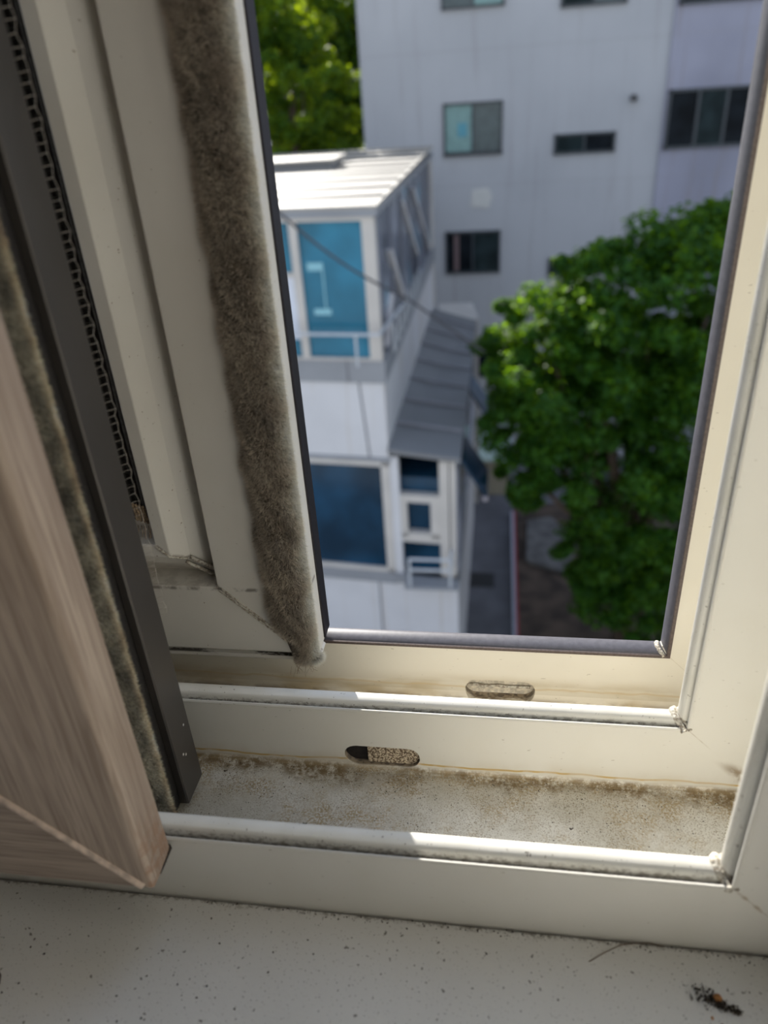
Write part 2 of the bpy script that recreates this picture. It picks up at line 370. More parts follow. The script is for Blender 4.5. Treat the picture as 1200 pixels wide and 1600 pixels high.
# ------------------------------------------------------------------ brush pile made of real fibres
def fur(name, paths, counts, length, width, parent, color, droop=(0, 0, -.2), seed=1, jitter=.55, label=None):
    """paths: list of functions (s,t,rng)-> position(n,3), normal(n,3); fibres are thin triangles"""
    rg = np.random.default_rng(seed); Vs = []; Cs = []
    for fn, n in zip(paths, counts):
        s = rg.random(n); t = rg.random(n)
        p, nr = fn(s, t)
        d = nr+rg.normal(0, jitter, (n, 3))+np.array(droop)
        # tufts lean together
        for fq, am in ((520, .35), (1400, .3)):
            ph = np.stack([np.sin(p[:, 2]*fq+p[:, 0]*fq*.7+i)+np.sin(p[:, 1]*fq*1.3-p[:, 2]*fq*.6+2*i) for i in range(3)], 1); d += ph*am*.5
        d /= np.linalg.norm(d, axis=1)[:, None]
        L = length*(.55+.7*rg.random(n))[:, None]
        side = np.cross(d, rg.normal(0, 1, (n, 3))); side /= np.linalg.norm(side, axis=1)[:, None]
        a = p-side*width/2; b = p+side*width/2; c = p+d*L
        Vs.append(np.stack([a, b, c], 1).reshape(-1, 3))
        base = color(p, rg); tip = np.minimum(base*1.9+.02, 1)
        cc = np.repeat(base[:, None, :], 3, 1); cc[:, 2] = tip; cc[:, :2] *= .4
        Cs.append(cc.reshape(-1, 3))
    V = np.concatenate(Vs); C = np.concatenate(Cs); n = len(V)//3
    me = bpy.data.meshes.new(name); me.vertices.add(len(V)); me.vertices.foreach_set('co', V.ravel())
    me.loops.add(len(V)); me.loops.foreach_set('vertex_index', np.arange(len(V), dtype=np.int32))
    me.polygons.add(n); me.polygons.foreach_set('loop_start', np.arange(0, 3*n, 3, dtype=np.int32)); me.polygons.foreach_set('loop_total', np.full(n, 3, dtype=np.int32))
    me.update(); me.validate()
    at = me.color_attributes.new('tint', 'FLOAT_COLOR', 'POINT'); at.data.foreach_set('color', np.concatenate([C, np.ones((len(C), 1))], 1).ravel())
    me.materials.append(M_FUR); o = bpy.data.objects.new(name, me); COL.objects.link(o); o['kind'] = 'stuff'
    if label: o['label'] = label
    return par(o, parent)

# ------------------------------------------------------------------ outer (white) sash
SX, SZ = -.142, .002
osash = empty('window_sash', (SX-.05, .095, SZ)); tag(osash, 'white vinyl window sash with a thick brown brush strip down its edge', 'window sash')
SP = [(-1,98.5),(-1,86.9),(-.3,86.4),(1.5,86.4),(1.9,88.2),(2.7,88.3),(3.4,86.4),(4.8,85),(36,85),(36.4,85.3),(36.6,97),(38.0,96.4),(43,91.8),(47.0,89.2),(47.8,88.0),(51.7,82.5),(52.1,82.3),(56.6,82.5),(57.2,83),(57.2,95),
      (66,95),(66,112.5),(4,112.5),(4,98.5)]
sweep_stile('stile', [(max(u, .3), d) for u, d in SP], SX, SZ, 1.12, M_SASH, osash); sweep_rail('bottom_rail', SP, SX, SZ, -1.1, M_SASH, osash)
# raised weld seam along the mitre
g = G(); pts = []
for u, d in ((5.5,84.8),(12,84.8),(20,84.8),(28,84.8),(35.6,84.7)): pts.append((SX-u*MM, d*MM, SZ+u*MM))
for off in (-.0004, .0006): g.tube([(x+off, y, z+off) for x, y, z in pts], .00035, 6)
pts = [(SX-u*MM, d*MM, SZ+u*MM) for u, d in ((37.4,93),(42,91),(46,88.8),(47.5,88.4))]
for off in (-.0013, .0009): g.tube([(x+off, y, z+off) for x, y, z in pts], .0008, 6)
pts = [(SX-u*MM, d*MM, SZ+u*MM) for u, d in ((48,87.8),(52,82.2),(57,82.3))]
g.tube(pts, .0005, 6)
g.build('weld_seam', M_WRAP, osash, smooth=True)
# dark gasket on the back edge of the sash, seen as the dark line beside the view
g = G().box((-.1500, .0986, .0036), (-.1407, .1075, 1.12)); o = g.build('edge_gasket', M_EGASK, osash, bevel=.0006); o['label'] = 'dark rubber edge gasket'
g = G().box((-.1450, .0900, .0031), (-.1415, .0992, 1.12)); g.build('edge_lip', M_SASH, osash)
# insect screen held in the glass rebate
g = G()
for k in range(26): g.box((SX-.066-.0018*k-.0003, .0925, .070), (SX-.066-.0018*k, .0928, 1.12))
for k in range(420): g.box((SX-.113, .0924, .070+.0025*k), (SX-.066, .0927, .0703+.0025*k))
g.build('insect_screen', M_SCREEN, osash)
G().box((SX-.115, .0935, .064), (SX-.0585, .0949, 1.12)).build('screen_sky_block', M_BLACK, osash)  # opaque black sheet added to block bright sky behind the screen
g = G(); g.tube([(SX-.0600+.00012*math.sin(k*1.3), .0892, .0665+.012*k) for k in range(88)], .0019, 8); g.build('spline', M_SPLINE, osash, smooth=True)
g = G()
for k in range(4):
    x = SX-.0600-.0013*k; g.tube([(x+.0002*math.sin(j*2+k), .0868-.0002*j, .0665+.0016*j+.0004*k) for j in range(6)], .00055, 6)
for k in range(6):
    x = SX-.057-.0014*k; g.tube([(x, .086, .0660), (x+.001*random.uniform(-1, 1), .0845, .0640), (x+.0012*random.uniform(-1, 1), .0838, .0610+.001*random.random())], .00016, 5)
g.build('frayed_end', M_FRAY, osash, smooth=True)['label'] = 'frayed tan end of the screen cord'
# the brush strip: rounded base plus fibres
FX, FD = -.1502, .0868; FA, FB = .0080, .0064
def fur_prof(a): return FX+FA*math.sin(a), FD-FB*math.cos(a)
prof = [fur_prof(R(a)) for a in range(-92, 118, 7)]+[(FX+.004, FD+.002), (FX-.004, FD+.001)]
g = G(); nz = 40; v = []; f = []
Z0, Z1 = .0025, 1.118
for j in range(nz+1):
    z = Z0+(Z1-Z0)*j/nz
    if j == 0: z = Z0
    sc = .45 if j == 0 else 1
    for x, y in prof: v.append((FX+.004*(1-sc)+(x-FX)*sc, FD+(y-FD)*sc, z if j else Z0))
n = len(prof)
for j in range(nz):
    for k in range(n): f.append((j*n+k, j*n+(k+1) % n, (j+1)*n+(k+1) % n, (j+1)*n+k))
f += [tuple(range(n)), tuple(range(nz*n+n-1, nz*n-1, -1))]
M_FURB = simple('brush pile backing', (.11, .088, .065), .95, scale=500, var=.5, bump=1)
base = obj('brush_strip', v, f, M_FURB, osash, smooth=True); base['label'] = 'thick grey-brown brush strip'
def f_main(s, t):
    a = np.radians(-95+210*t); z = Z0+(.285-Z0)*s
    tap = np.clip((z-Z0)/.020, .5, 1)
    wv = 1+.03*np.sin(z*150)+.05*np.sin(z*410+1)+.05*np.sin(a*5+z*220)
    x = FX+.0085*(1-tap)+FA*np.sin(a)*tap*np.where(a < 0, wv, 1); y = FD-FB*np.cos(a)*tap*wv
    return np.stack([x, y, z], 1), np.stack([np.sin(a), -np.cos(a), 0*z-.15], 1)
def f_top(s, t):
    p, nrm = f_main(s, t); p[:, 2] = .285+(1.115-.285)*s; return p, nrm
def f_col(p, rg):
    k = np.clip((p[:, 0]-(FX+.0050)+.0008*np.sin(p[:, 2]*260))/.0030, 0, 1)[:, None]
    n1 = (np.sin(p[:, 2]*330+p[:, 0]*900)+np.sin(p[:, 2]*141+1.3)+np.sin(p[:, 0]*1500+p[:, 2]*610))/3
    dirty = np.array([.32, .275, .22])*(1+.35*n1)[:, None]*(.6+.8*rg.random((len(p), 1)))
    clean = np.array([.62, .57, .47])*(.8+.3*rg.random((len(p), 1)))
    return dirty*(1-k)+clean*k
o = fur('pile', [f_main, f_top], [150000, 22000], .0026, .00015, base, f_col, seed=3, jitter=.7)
def f_foot(s, t):
    a = np.radians(-100+220*t); h = np.arccos(1-s)
    x = FX+.0052+FA*.55*np.sin(a)*np.sin(h); y = FD-FB*.6*np.cos(a)*np.sin(h); z = Z0+.0015-.0*h
    return np.stack([x, y, z+0*x], 1), np.stack([np.sin(a)*.5, -np.cos(a)*.6, 0*x-.9], 1)
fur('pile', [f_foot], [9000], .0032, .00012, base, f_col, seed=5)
g = G(); rnd = random.Random(4)
for k in range(16):
    p = Vector((FX+.003+rnd.uniform(-.004, .005), FD-.006+rnd.uniform(-.001, .002), Z0+.001)); d = Vector((rnd.uniform(-.5, .7), rnd.uniform(-.5, .1), -1)).normalized()
    pts = [p]
    for j in range(5): d = (d+Vector((rnd.uniform(-.5, .5), rnd.uniform(-.2, .2), 0))).normalized(); pts.append(pts[-1]+d*rnd.uniform(.0005, .0013))
    g.tube(pts, .00006, 4)
g.build('loose_hairs', M_FRAY, base)

# ------------------------------------------------------------------ inner sash (wood faced)
isash = empty('window_sash', (-.21, .02, -.027)); tag(isash, 'pale wood-faced window sash with a dark aluminium back edge, nearest the room', 'window sash')
WX, WZ = -.172, -.0040
def rnd_corner(cu, cd, r, a0, a1, n=5): return [(cu+r*math.cos(math.radians(a0+(a1-a0)*k/n)), cd+r*math.sin(math.radians(a0+(a1-a0)*k/n))) for k in range(n+1)]
WP = rnd_corner(2.2, -13.3, 2.2, 180, 270)+[(75, -15.5), (75, -1), (.4, -1), (0, -1.4)]
sweep_stile('stile', WP, WX, WZ, 1.12, M_WOODV, isash, smooth=True, auto=30)['label'] = 'upright of pale wood-grain laminate'
sweep_rail('bottom_rail', WP, WX, WZ, -1.1, M_WOODH, isash, smooth=True, auto=30)['label'] = 'bottom rail of pale wood-grain laminate'
g = G(); g.tube([(WX-.0025, -.0156, WZ+.0025), (WX-.03, -.01555, WZ+.03), (WX-.074, -.01555, WZ+.074)], .0012, 8); g.build('mitre_seam', M_WELD, isash, smooth=True)
# crumbling dark bottom corner of the side face
v = []; f = []; rnd = random.Random(9)
pr = [(-.0095, WZ+.0002), (-.0065, WZ+.0005), (-.004, WZ+.0009), (-.0022, WZ+.0016), (-.0010, WZ+.0027), (-.0004, WZ+.0020), (-.0004, WZ-.0002), (-.0095, WZ-.0003)]
G().prism([(a+rnd.uniform(-1, 1)*.0002, b+rnd.uniform(-1, 1)*.0002) for a, b in pr], 'x', WX-.006, WX+.00012).build('worn_corner', M_EROD, isash)['label'] = 'blackened worn corner'
BX, BZ = -.184, -.0272
BP = [(2.8, -1), (2.8, 34.6), (66, 34.6), (66, 10.9), (74, 10.9), (74, -1)]
def vprism(name, poly, z0, z1, mat, **k):     # plan outline (x from BX leftwards in mm, y in mm)
    return G().prism([(BX-u*MM, d*MM) for u, d in poly], 'z', z0, z1).build(name, mat, isash, **k)
vprism('core', [(3.2, -.9), (3.2, 12), (3.2, 12.1), (66, 12.1), (66, -.9)], .004, 1.12, M_BLACK)
vprism('core', [(3.2, 12.1), (3.2, 35), (66, 35), (66, 12.1)], BZ+.0006, 1.12, M_BLACK)
AP = [(0, 34.6), (-.0, 48.6), (1.0, 50.2), (64, 50.2), (64, 35.1), (3.1, 35.1), (3.0, 34.0), (.5, 34.0)]
sweep_stile('edge_profile', AP, BX, BZ, 1.12, M_ALU, isash, smooth=True, auto=30)['label'] = 'dark bronze aluminium edge profile'
sweep_rail('edge_profile', AP, BX, BZ, -1.1, M_ALU, isash, smooth=True, auto=30)['label'] = 'dark bronze aluminium edge profile'
sweep_rail('core', [(3.2, 12.1), (3.2, 34.9), (66, 34.9), (66, 12.1)], BX, BZ, -1.1, M_BLACK, isash)
# brown mouldy pile between wood and aluminium
prof = [(BX-.0030, .0115), (BX-.0012, .0130), (BX-.0004, .0160), (BX-.0003, .0215), (BX-.0012, .0250), (BX-.0030, .0268)]
pb = G().prism(prof, 'z', BZ+.003, 1.12).build('brush_strip', simple('mouldy pile backing', (.07, .055, .035), .95, scale=150, var=.7, bump=1), isash, smooth=True)
pb['label'] = 'mouldy brown brush strip'
def b_main(s, t):
    z = BZ+.003+(.255)*s; a = np.radians(-80+160*t); x = BX-.0030+.0034*np.cos(a); y = .0186+.0072*np.sin(a)
    return np.stack([x, y, z], 1), np.stack([np.cos(a), np.sin(a)*.7, 0*z-.2], 1)
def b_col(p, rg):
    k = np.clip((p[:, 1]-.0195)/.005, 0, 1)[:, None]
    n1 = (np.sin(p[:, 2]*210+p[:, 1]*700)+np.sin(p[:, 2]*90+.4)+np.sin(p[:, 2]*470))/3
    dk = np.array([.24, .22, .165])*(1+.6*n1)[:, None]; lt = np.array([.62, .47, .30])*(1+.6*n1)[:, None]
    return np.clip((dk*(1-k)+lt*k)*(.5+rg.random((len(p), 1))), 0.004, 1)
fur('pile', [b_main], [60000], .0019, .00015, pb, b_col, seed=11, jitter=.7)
# frayed screen wires sticking out of the aluminium edge
g = G(); rnd = random.Random(2); pts = []
z = .052; k = 0
while z < .245:
    o1 = .0010+.0006*(k % 2)+rnd.uniform(-.0003, .0003)
    pts.append((BX+o1, .0507+rnd.uniform(-.0002, .0002), z))
    g.tube([(BX-.0006, .0496, z-.0003), (BX+o1*.5, .0503, z+rnd.uniform(-.0002, .0002)), (BX+o1, .0507, z)], .00009, 4)
    z += rnd.uniform(.0022, .0030); k += 1
g.tube(pts, .00008, 4); g.build('frayed_wires', M_WIRE, isash)['label'] = 'pale frayed screen wires'
for px_, py_, pz_ in ((0, .0445, .0035), (0, .0405, -.0055), (0, .0418, -.009)):
    pass
g = G()
for py_, pz_ in ((.0447, .0040), (.0395, -.0060), (.0412, -.0078)): g.box((BX-.0002, py_-.0004, pz_-.0005), (BX+.0001, py_+.0004, pz_+.0004))
g.build('paint_fleck', simple('white fleck', (.75, .74, .7)), isash, bevel=.00008)['label'] = 'white flecks of paint'

# ------------------------------------------------------------------ grit, hair and dead insect
M_DIRT = simple('dark grit', (.05, .038, .026), .9, scale=800, var=.6)
M_RUST = simple('rusty crumb', (.42, .19, .06), .9, scale=800, var=.3)
def bits(name, pts, mat, label, cat, kind='stuff'):
    g = G(); rnd = random.Random(len(pts))
    for x, y, z, r in pts:
        v = []; n = 6
        for k in range(n): a = 2*math.pi*k/n; q = r*rnd.uniform(.55, 1.25); v.append((x+q*math.cos(a), y+q*math.sin(a), z))
        v2 = [(x+(p[0]-x)*.5, y+(p[1]-y)*.5, z+r*.55) for p in v]
        g.add(v+v2, [tuple(range(n-1, -1, -1)), tuple(range(n, 2*n))]+[(k, (k+1) % n, n+(k+1) % n, n+k) for k in range(n)])
    return tag(g.build(name, mat), label, cat, None, kind)
rnd = random.Random(21)
pts = []
for k in range(520):
    x = rnd.uniform(-.235, .028); y = -abs(rnd.gauss(0, .0011))-.0009 if k < 330 else rnd.uniform(-.052, -.002)
    if x < -.165 and y > -.018: continue
    pts.append((x, y, -.0300, rnd.choice((.00012, .00016, .0002, .0003)) if k < 330 else rnd.choice((.00012, .00015, .0002, .00038))))
bits('grit', pts, M_DIRT, 'dark grit speckled over the white window board', 'dirt')
pts = []
for k in range(700):
    x = rnd.uniform(-.18, .028); y = .0595-abs(rnd.gauss(0, .014)); 
    if y < .012 or y > .0595: continue
    pts.append((x, y, -.0310, rnd.choice((.00010, .00014, .00018, .00026))))
bits('grit', pts, M_DIRT, 'brown grit lying in the front channel of the frame', 'dirt')
cl = empty('mould_clump', (-.0019, -.0164, -.030)); tag(cl, 'ragged black clump with a rusty crumb on the window board', 'debris')
g = G(); rnd = random.Random(5)
for k in range(330):
    t = rnd.random(); cx_ = -.0085+.0105*t+rnd.gauss(0, .0013)*(1.2-t); cy_ = -.0145-.0040*t+rnd.gauss(0, .0013)*(1.2-t); r = rnd.uniform(.0002, .0007)
    v = [(cx_+r*rnd.uniform(-1, 1), cy_+r*rnd.uniform(-1, 1), -.03+rnd.uniform(0, .0012)) for _ in range(4)]
    g.add(v, [(0, 1, 2), (0, 2, 3), (0, 3, 1), (1, 3, 2)])
g.build('crumbs', M_DIRT, cl)
g = G(); v = []
bm = bmesh.new(); bmesh.ops.create_icosphere(bm, subdivisions=2, radius=.0013)
for q in bm.verts: q.co = q.co*(1+rnd.uniform(-.2, .2)); q.co.z *= .7; q.co += Vector((-.0032, -.0150, -.0295))
me = bpy.data.meshes.new('rusty_crumb'); bm.to_mesh(me); bm.free(); me.materials.append(M_RUST); o = bpy.data.objects.new('rusty_crumb', me); COL.objects.link(o); par(o, cl); o['label'] = 'rusty orange crumb'
bits('seed', [(-.0058, -.0205, -.030, .00055)], M_RUST, 'tiny tan crumb on the board beside the black clump', 'debris', None)
bits('seed', [(-.0035, -.0222, -.030, .0006)], simple('dark red crumb', (.13, .02, .03)), 'tiny dark red crumb at the lower edge below the black clump', 'debris', None)
g = G(); g.tube([(-.0389, -.0082, -.0298), (-.034, -.0050, -.0297), (-.029, -.0022, -.0297), (-.0245, -.0010, -.0297), (-.020, -.0006, -.0297), (-.0155, -.0012, -.0298)], .00013, 5)
tag(g.build('hair', simple('brown hair', (.16, .11, .07)), smooth=True), 'single curved brown hair lying on the window board against the frame', 'hair')
tag(G().prism([(-.2270, -.0385), (-.2222, -.0362), (-.2203, -.0345), (-.2215, -.0318), (-.2255, -.0305), (-.2280, -.0330)], 'z', -.030, -.0275).build('brown_chip', simple('dark brown chip', (.05, .025, .015), .6), bevel=.0004), 'dark brown chip at the left edge of the window board', 'debris')
ins = G(); c = Vector((-.0578, .0045, .0020))
for a, b in (((-.0012, 0, .0001), (.0012, .0002, .0001)), ((-.0006, -.0009, -.0003), (.0002, .0008, .0003)), ((.0003, -.0009, -.0003), (.0009, .0008, .0003)), ((-.0014, .0006, 0), (-.0004, 0, 0)), ((.0004, 0, 0), (.0016, .0006, 0))):
    ins.tube([c+Vector(a), c+Vector(b)], [.00022, .00012], 5)
tag(ins.build('dead_insect', M_DIRT), 'tiny dead insect stuck on the room-side white gasket', 'insect')
for i, (x, y, z, lab) in enumerate(((-.1768, .0540, -.031, 'small dark crumb in the channel just right of the dark sash edge'), (-.0405, .0395, -.031, 'small black crumb in the middle of the right end of the channel'), (-.1290, .0085, .0014, 'small dark crumb on the room-side gasket left of the sunlight'))):
    bits('crumb', [(x, y, z, .0005), (x+.0006, y+.0004, z, .00035), (x-.0005, y+.0003, z, .0003)], M_DIRT, lab, 'debris', None)

# ------------------------------------------------------------------ outside: ground
GZ = -9.5
M_ASPH = simple('alley concrete', (.105, .105, .115), .85, scale=1.2, var=.2); M_SOIL = simple('dark soil', (.06, .042, .03), .95, scale=2, var=.5)
structure(G().box((-40, 1.5, GZ-.4), (40, 70, GZ)).build('ground', M_ASPH), 'grey concrete alley between the buildings')
structure(G().box((.42, 6, GZ-.3), (7, 17.2, GZ+.06)).build('planting_bed', M_SOIL), 'dark soil bed under the big tree')
kb = empty('kerb_wall', (.36, 12, GZ)); tag(kb, 'low grey kerb wall with a red stripe beside the alley', 'kerb')
G().box((.31, 6, GZ), (.41, 16.6, GZ+.16)).build('kerb', simple('kerb', (.36, .38, .44), .8), kb); G().box((.375, 6, GZ+.1605), (.425, 16.6, GZ+.17)).build('stripe', simple('red paint', (.28, .04, .05), .6), kb)
dc = empty('drain_cover', (-.35, 13.7, GZ)); tag(dc, 'dark rectangular drain cover set in the alley', 'drain cover')
g = G(); g.box((-.62, 13.42, GZ), (-.08, 13.96, GZ+.02)); g.build('plate', simple('iron', (.035, .035, .035), .7), dc)
g = G()
for k in range(9): g.box((-.58+.055*k, 13.46, GZ+.021), (-.555+.055*k, 13.92, GZ+.03))
g.build('bars', simple('iron bars', (.02, .02, .02), .7), dc)
bd = empty('paving_stone', (1.15, 15.4, GZ)); 
tag(bd, 'pale grey flat stone lying on the soil left of the tree', 'stone'); G().prism([(.62, 14.3), (1.5, 13.8), (1.85, 15.1), (1.3, 16.3), (.7, 16.1)], 'z', GZ+.061, GZ+.2).build('stone', simple('rough concrete', (.11, .105, .10), .9, scale=3, var=.3), bd, bevel=.03)
sh = empty('shed', (-.3, 18.3, GZ)); tag(sh, 'low beige shed with a pale green roof beyond the alley', 'shed')
G().box((-.5, 17.75, GZ), (.25, 18.9, -8.45)).build('walls', simple('beige wall', (.28, .25, .18), .8), sh); G().prism([(17.6, -8.44), (19.05, -8.1), (19.05, -8.02), (17.6, -8.36)], 'x', -.55, .33).build('roof', simple('pale green sheet', (.40, .50, .45), .6), sh)

# ------------------------------------------------------------------ outside: white apartment block
def mat_facade(name, a, b, streak):
    n = N(name, .8)
    c = n.mix(n.step(n.noise(.5, 3), .35, .7), a, b)
    c = n.mix(n.mul(n.step(n.noise(1, 4, (5, 1, .25), rough=.6), .52, .72), streak), c, (.22, .20, .20))
    c = n.mix(n.mul(n.band(n.ma('ADD', n.z, n.ma('MULTIPLY', n.noise(.8, 2), .06)), -1.93, .02, .03), .12), c, (.25, .24, .24))
    c = n.mix(n.mul(n.band(n.ma('ADD', n.z, n.ma('MULTIPLY', n.noise(.8, 2), .06)), .95, .02, .03), .12), c, (.25, .24, .24))
    return n.col(c)
M_FAC = mat_facade('pale grey render', (.385, .395, .41), (.35, .36, .375), .3)
M_FACP = mat_facade('streaked mauve-grey render', (.29, .295, .36), (.225, .23, .285), .8)
M_DFR = simple('dark window frame', (.030, .040, .048), .4)
def glass(name, rgb, rough=.2, spec=.05): return simple(name, rgb, rough, spec=spec, var=.35, scale=2.5)
M_PA = glass('dark green glass', (.016, .026, .028)); M_PB = glass('black glass', (.008, .011, .014)); M_PC = simple('pale green blind', (.16, .28, .265), .4, var=.1); M_PD = simple('grey blind behind glass', (.055, .08, .083), .3, var=.2)
bl = empty('apartment_building', (2, 25, GZ)); tag(bl, 'tall pale grey apartment block with dark windows and rain streaks', 'building')
g = G(); g.box((-3.44, 20, GZ), (3.60, 30, 13)); g.build('wall', M_FAC, bl)
G().box((3.60, 19.93, GZ), (12, 30, 13)).build('wall', M_FACP, bl)['label'] = 'mauve-grey streaked wall bay'
def window(p, x0, x1, z0, z1, yf, panes, fw=.05, extra=None):
    g = G(); g.box((x0, yf-.05, z0), (x1, yf+.02, z0+fw)).box((x0, yf-.05, z1-fw), (x1, yf+.02, z1)).box((x0, yf-.05, z0), (x0+fw, yf+.02, z1)).box((x1-fw, yf-.05, z0), (x1, yf+.02, z1))
    xs = [x0+fw+(x1-x0-2*fw)*k/len(panes) for k in range(len(panes)+1)]
    for q in xs[1:-1]: g.box((q-fw*.5, yf-.04, z0), (q+fw*.5, yf+.02, z1))
    fr = g.build('window', M_DFR, p)
    for k, m in enumerate(panes): G().box((xs[k], yf-.012, z0+fw), (xs[k+1], yf-.004, z1-fw)).build('pane', m, fr)
    return fr
for zz0, pa in ((1.72, (M_PD, M_PC)), (-1.23, (M_PC, M_PD)), (-4.08, (M_PB, M_PA)), (-6.93, (M_PA, M_PB))):
    fr = window(bl, -1.49, -.08, zz0, zz0+(1.1 if zz0 > -4 else 1.05), 19.99, pa)
    if zz0 == -1.23:
        G().box((-1.15, 19.97, -.86), (-.92, 19.976, -.56)).build('notice', simple('teal paper', (.08, .26, .32), .6), fr)['label'] = 'square teal notice on the blind'
        g = G(); g.box((-1.50, 19.93, -1.27), (-.07, 20, -1.231)); g.build('window_ledge', M_DFR, fr)
    if zz0 == -4.08: G().box((-1.27, 19.975, -4.02), (-1.14, 19.984, -3.1)).build('curtain', simple('brown curtain', (.13, .09, .09), .8), fr)
for zz0, hh, pa in ((1.58, .55, (M_PA, M_PD)), (-1.36, .44, (M_PA, M_PB)), (-4.2, .44, (M_PA, M_PB))): window(bl, 1.15, 2.57, zz0, zz0+hh, 19.99, pa)
for zz0 in (1.45, -1.37, -4.22, -7.07): window(bl, 3.66, 5.62, zz0, zz0+1.23, 19.92, (M_PB, M_PA, M_PB), .06)
g = G(); g.tube([(2.9, 20.02, -.26), (2.9, 19.86, -.26)], .075, 14); g.build('vent_pipe', simple('dark vent', (.05, .05, .05), .7), bl, smooth=True, auto=40)
G().prism([(-.85, -2.45), (-.38, -2.5), (-.30, -2.2), (-.42, -2.02), (-.80, -2.06)], 'y', 19.985, 19.999).build('paint_patch', simple('repainted patch', (.50, .50, .47), .8), bl)['label'] = 'paler repainted patch'

# ------------------------------------------------------------------ outside: glass-cornered white building
an = empty('annex_building', (-3, 13, GZ)); tag(an, 'low white building with blue glass corner and flat ribbed metal roof', 'building')
def mat_white(name, a):
    n = N(name, .6); c = n.mix(n.step(n.noise(1.5, 3), .35, .7), a, tuple(q*.93 for q in a))
    c = n.mix(n.mul(n.step(n.noise(1, 3, (9, 1, .3)), .55, .75), .4), c, (.36, .30, .22)); return n.col(c)
M_AW = mat_white('white cladding', (.52, .52, .53)); M_AG = simple('grey metal flashing', (.22, .23, .245), .5, scale=2)
M_APO = simple('pale cream post', (.45, .425, .39), .5, scale=2)
M_BLUE = simple('cyan glass', (.02, .15, .235), .12, spec=.3, var=.22, scale=1.4); M_NAVY = simple('navy glass', (.008, .036, .07), .12, spec=.25, var=.4, scale=1.2)
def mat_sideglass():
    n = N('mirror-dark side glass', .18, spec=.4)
    c = n.mix(n.step(n.noise(1, 4, (1, 1.3, .55), rough=.6), .45, .6), (.045, .055, .08), (.20, .22, .27))  # pale and cyan patches paint reflections into the glass
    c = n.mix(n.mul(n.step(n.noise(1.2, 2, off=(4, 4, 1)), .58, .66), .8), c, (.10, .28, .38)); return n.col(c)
M_SG = mat_sideglass()
AX = -1.63
def front(x): return 9.5-(x-AX)*math.tan(R(6))
def fp(poly, y0, y1):        # outline (x,z) on the slightly turned front, thickness y0..y1 behind it
    n = len(poly); v = [(x, front(x)+y0, z) for x, z in poly]+[(x, front(x)+y1, z) for x, z in poly]
    return G().add(v, [tuple(range(n)), tuple(range(2*n-1, n-1, -1))]+[(i, (i+1) % n, n+(i+1) % n, n+i) for i in range(n)])
def rect(x0, x1, z0, z1): return [(x0, z0), (x1, z0), (x1, z1), (x0, z1)]
def plan(x0, x1, yb, z0, z1, inset=0):
    n = [(x0, front(x0)+inset), (x1, front(x1)+inset), (x1, yb), (x0, yb)]; return G().prism(n, 'z', z0, z1)
plan(-6.5, AX, 17.9, GZ, -6.62).build('wall', M_AW, an); plan(-6.5, AX, 17.9, -4.44, -3.29).build('wall', M_AW, an)
plan(-6.5, AX-.12, 17.9, -6.62, -4.44, .12).build('inner_core', M_NAVY, an)
plan(-6.5, AX-.10, 17.8, -3.0, -1.12, .10).build('inner_core', M_SG, an)
plan(-6.5, AX+.03, 17.93, -3.29, -2.97, -.03).build('ledge', M_AG, an); plan(-6.5, AX+.03, 17.93, -4.50, -4.44, -.03).build('ledge', M_AG, an); plan(-6.5, AX+.02, 17.93, -6.66, -6.45, -.03).build('ledge', M_AG, an)
rf = plan(-6.5, AX+.04, 17.95, -1.12, -1.03, -.06).build('roof_fascia', M_AG, an)
r0 = G(); 
v = [(-6.5, front(-6.5)-.07, -1.03), (AX+.05, front(AX)-.07, -1.03), (AX+.05, 18.0, -.93), (-6.5, 18.0, -.93)]
r0.add(v+[(a, b, c+.04) for a, b, c in v], [(0, 3, 2, 1), (4, 5, 6, 7), (0, 1, 5, 4), (1, 2, 6, 5), (2, 3, 7, 6), (3, 0, 4, 7)])
M_ROOF = simple('off-white roof sheet', (.30, .28, .245), .5, scale=1.5, var=.08)
roof = r0.build('roof', M_ROOF, an)
g = G()
for k in range(9):
    y = 10.2+k*.88; z = -.99+.1*(y-9.5)/8.5; g.box((-6.4, y, z-.01), (AX+.03, y+.05, z+.035))
g.build('roof_ribs', simple('roof seam', (.21, .195, .17), .5), roof)
g = G(); g.box((-5.2, 13.9, -.82), (-2.98, 15.1, -.76)); g.build('roof_hatch', M_ROOF, an, bevel=.02); G().box((-5.1, 13.98, -1.0), (-3.06, 15.0, -.821)).build('hatch_shade_curb', M_AG, an)  # darker curb sides stand for the shadow beneath the hatch
# front glazing of the upper floor
def pane(nm, x0, x1, z0, z1, m, y0=.03, y1=.06): return fp(rect(x0, x1, z0, z1), y0, y1).build(nm, m, an)
pane('glass_pane', -2.66, -1.80, -2.96, -1.13, M_BLUE); pane('glass_pane', -4.5, -2.76, -1.83, -1.13, M_BLUE); pane('glass_pane', -4.5, -2.76, -2.96, -2.7, M_BLUE)
pane('white_panel', -4.5, -2.76, -2.7, -1.83, simple('white blind', (.55, .58, .64), .5))
pane('corner_post', -1.80, AX, -2.97, -1.12, M_APO, -.02, .12); pane('post', -2.77, -2.66, -2.97, -1.12, M_APO, -.02, .08); pane('head_rail', -6.5, AX, -1.17, -1.12, M_APO, -.03, .05)
pane('sill_rail', -6.5, AX, -3.0, -2.94, M_APO, -.03, .05)
pane('transom', -4.5, -2.76, -1.86, -1.80, M_APO, -.0, .08)
g = G()
g.tube([(-6, front(-6)-.2, -2.56), (AX, front(AX)-.2, -2.56)], .022, 8).tube([(AX, front(AX)-.2, -2.56), (AX+.12, 11, -2.6)], .022, 8)
for x in (-1.95, -2.9): g.tube([(x, front(x)-.2, -2.56), (x, front(x)-.2, -3.0)], .018, 6)
